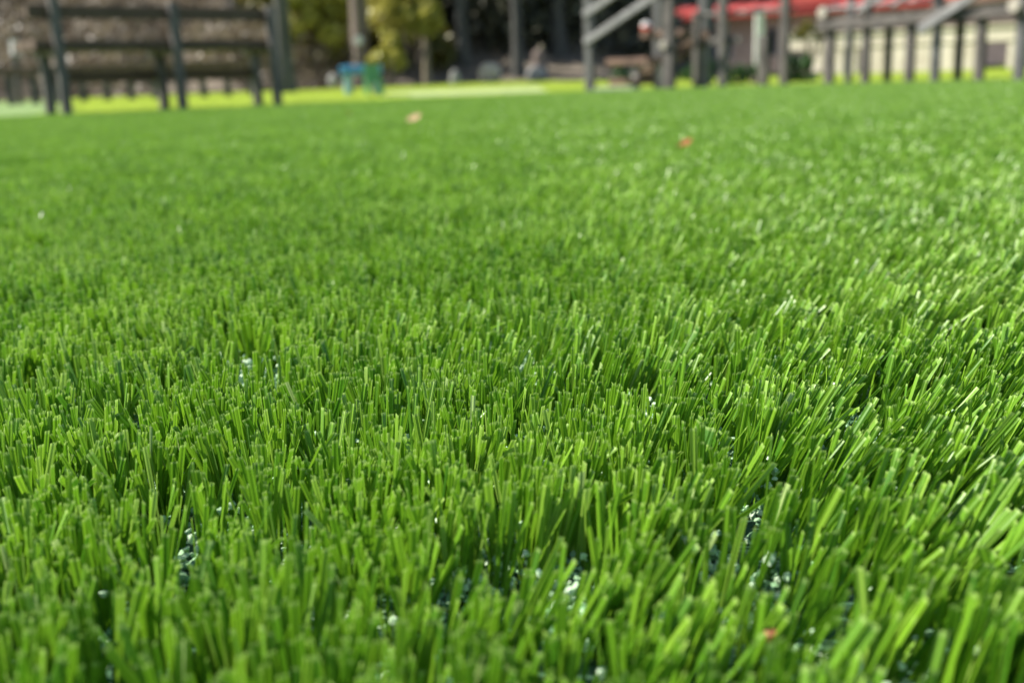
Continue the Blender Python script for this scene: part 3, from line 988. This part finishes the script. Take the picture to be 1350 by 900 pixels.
A1 = Vector((xat(1036, 20.5), 20.5, 0.03))
e1 = Vector((math.cos(R(-32)), math.sin(R(-32)), 0))
Lp = 6.2
par = thing('garden_parapet', A1, 'cream parapet wall with coping and piers behind the plank stand', 'wall', rz=R(-32))
MB().box((Lp / 2, 0, 0.58), (Lp, 0.22, 0.24), bevel=0.01).build('rail', 'cream', par)
MB().box((Lp / 2, 0, 0.72), (Lp + 0.06, 0.30, 0.04), bevel=0.01).build('coping', 'cream', par)
for (u, w) in ((1078, 0.26), (1103, 0.28), (1125, 0.2), (1160, 0.30), (1186, 0.26), (1216, 0.34), (1248, 0.40), (1275, 0.42), (1344, 0.3)):
    MB().box((along_line(A1, e1, Lp, u), 0.0, 0.228), (w, 0.18, 0.46), bevel=0.01).build('pier', 'cream', par)
wp = thing('white_pillar', (xat(1000, 17.0), 17.0, 0.05), 'square white pillar below the red roof', 'pillar')
MB().box((0, 0, 0.49), (0.125, 0.125, 0.98), bevel=0.008).build('shaft', 'white_paint', wp)
MB().box((0, 0, 1.005), (0.16, 0.16, 0.05), bevel=0.008).build('cap', 'white_paint', wp)

hy = 36.5
A2 = Vector((xat(890, hy), hy, 0.10))
e2 = Vector((math.cos(R(-26)), math.sin(R(-26)), 0))
Lh = 14.0
pav = thing('pavilion', A2, 'low cream pavilion with a bright red roof behind the plank stand', 'building', rz=R(-26))
he = 1.80
MB().box((Lh / 2, 2.0, he / 2), (Lh, 4.0, he)).build('wall', 'cream_pink', pav)
bm = bmesh.new()
prof = [(-0.7, he - 0.06), (-0.7, he + 0.14), (2.0, he + 0.50), (4.7, he + 0.14), (4.7, he - 0.06)]
ra = [bm.verts.new((-0.4, y, z)) for y, z in prof]
rb = [bm.verts.new((Lh + 0.4, y, z)) for y, z in prof]
for i in range(5):
    bm.faces.new((ra[i], ra[(i + 1) % 5], rb[(i + 1) % 5], rb[i]))
bm.faces.new(ra)
bm.faces.new(list(reversed(rb)))
mb = MB()
mb.bm.free()
mb.bm = bm
roof = mb.build('roof', 'red_roof', pav)
for k_ in range(int(Lh / 0.6)):
    xx = -0.3 + k_ * 0.6
    MB().bar((xx, -0.69, he + 0.16), (xx, 1.98, he + 0.52), 0.05, 0.05, 0.005).build('roof_rib', 'red_roof', roof)
gx_ = along_line(A2, e2, Lh, 1068)
gm = bmesh.new()
gp = [(-0.95, he + 0.15), (0.0, he + 0.85), (0.95, he + 0.15)]
g0 = [gm.verts.new((gx_ + x, -0.75, z)) for x, z in gp]
g1 = [gm.verts.new((gx_ + x, 2.0, z)) for x, z in gp]
for i in range(3):
    gm.faces.new((g0[i], g0[(i + 1) % 3], g1[(i + 1) % 3], g1[i]))
gm.faces.new(g0)
gm.faces.new(list(reversed(g1)))
mb = MB()
mb.bm.free()
mb.bm = gm
mb.build('gable', 'red_roof', roof)
for (u, w, z, h2) in ((955, 0.55, 0.85, 0.7), (1018, 0.35, 0.95, 0.9), (1150, 0.5, 0.9, 0.7), (1215, 0.6, 0.85, 0.8)):
    wn_ = MB().box((along_line(A2, e2, Lh, u), -0.012, z), (w, 0.06, h2), bevel=0.005).build('window', 'white_paint', pav)
    MB().box((along_line(A2, e2, Lh, u), -0.046, z), (w - 0.1, 0.02, h2 - 0.1)).build('pane', 'glass', wn_)
dr = MB().box((along_line(A2, e2, Lh, 912), -0.012, 0.75), (0.62, 0.06, 1.5), bevel=0.005).build('door', 'white_paint', pav)
MB().box((along_line(A2, e2, Lh, 912) + 0.22, -0.055, 0.72), (0.04, 0.03, 0.14)).build('handle', 'grey_steel', dr)


# ------------------------------------------------------------------ fallen leaves on the turf
def fallen_leaf(u, v, Y, L_, label, mat, rz, tilt, seed):
    g = random.Random(seed)
    n = 9
    bm = bmesh.new()
    rows = []
    for i in range(n):
        t = i / (n - 1)
        w = 0.34 * math.sin(math.pi * t ** 0.8) ** 0.75 * (1 + 0.25 * math.sin(t * 23))
        curl = 0.25 * (t - 0.5) ** 2
        rows.append([bm.verts.new(((t - 0.5) * L_, s * w * L_, (curl + 0.22 * abs(s) * w + 0.02 * g.random()) * L_)) for s in (-1, -0.5, 0, 0.5, 1)])
    for r0, r1 in zip(rows, rows[1:]):
        for a_, b_, c_, d_ in zip(r0, r0[1:], r1[1:], r1):
            bm.faces.new((a_, b_, c_, d_))
    g2 = bmesh.ops.solidify(bm, geom=bm.faces[:], thickness=0.0006)
    mb = MB()
    mb.bm.free()
    mb.bm = bm
    P = at(u, v, Y)
    t_ = thing('fallen_leaf', (P.x, P.y, PILE + 0.004), label, 'leaf', 'fallen leaves on the turf')
    t_.rotation_euler = (tilt, -0.45, rz)
    mb.build('leaf_blade', mat, t_, smooth=True)
    MB().tube([(-0.5 * L_, 0, 0.06 * L_), (-0.68 * L_, 0.03 * L_, 0.08 * L_), (-0.85 * L_, 0.06 * L_, 0.05 * L_)], [0.0012, 0.0010, 0.0008], 6).build('stalk', mat, t_)
    return t_


def ground_Y(u, v, z=PILE):
    d = F + RT * ((u - W0 / 2) / FPX) - UP * ((v - H0 / 2) / FPX)
    return d.y * (z - CAM_H) / d.z


for (u, v, L_, lab, mt, rz, ti, sd_) in (
        (546, 159, 0.05, 'pale tan curled leaf on the far turf below the stones', 'dead_leaf_pale', 0.2, 0.45, 1),
        (459, 151, 0.05, 'small reddish brown leaf on the far turf below the blue table', 'dead_leaf_red', 2.6, 0.3, 2),
        (905, 192, 0.020, 'orange dead leaf lying alone on the middle of the turf', 'dead_leaf', 0.2, 0.5, 3)):
    fallen_leaf(u, v, ground_Y(u, v), L_, lab, mt, rz, ti, sd_)
lf = fallen_leaf(1017, 868, ground_Y(1017, 868, 0.016), 0.0020, 'tiny orange leaf scrap deep among the nearest fibres', 'dead_leaf', 0.4, 0.7, 4)
lf.location.z = 0.0215
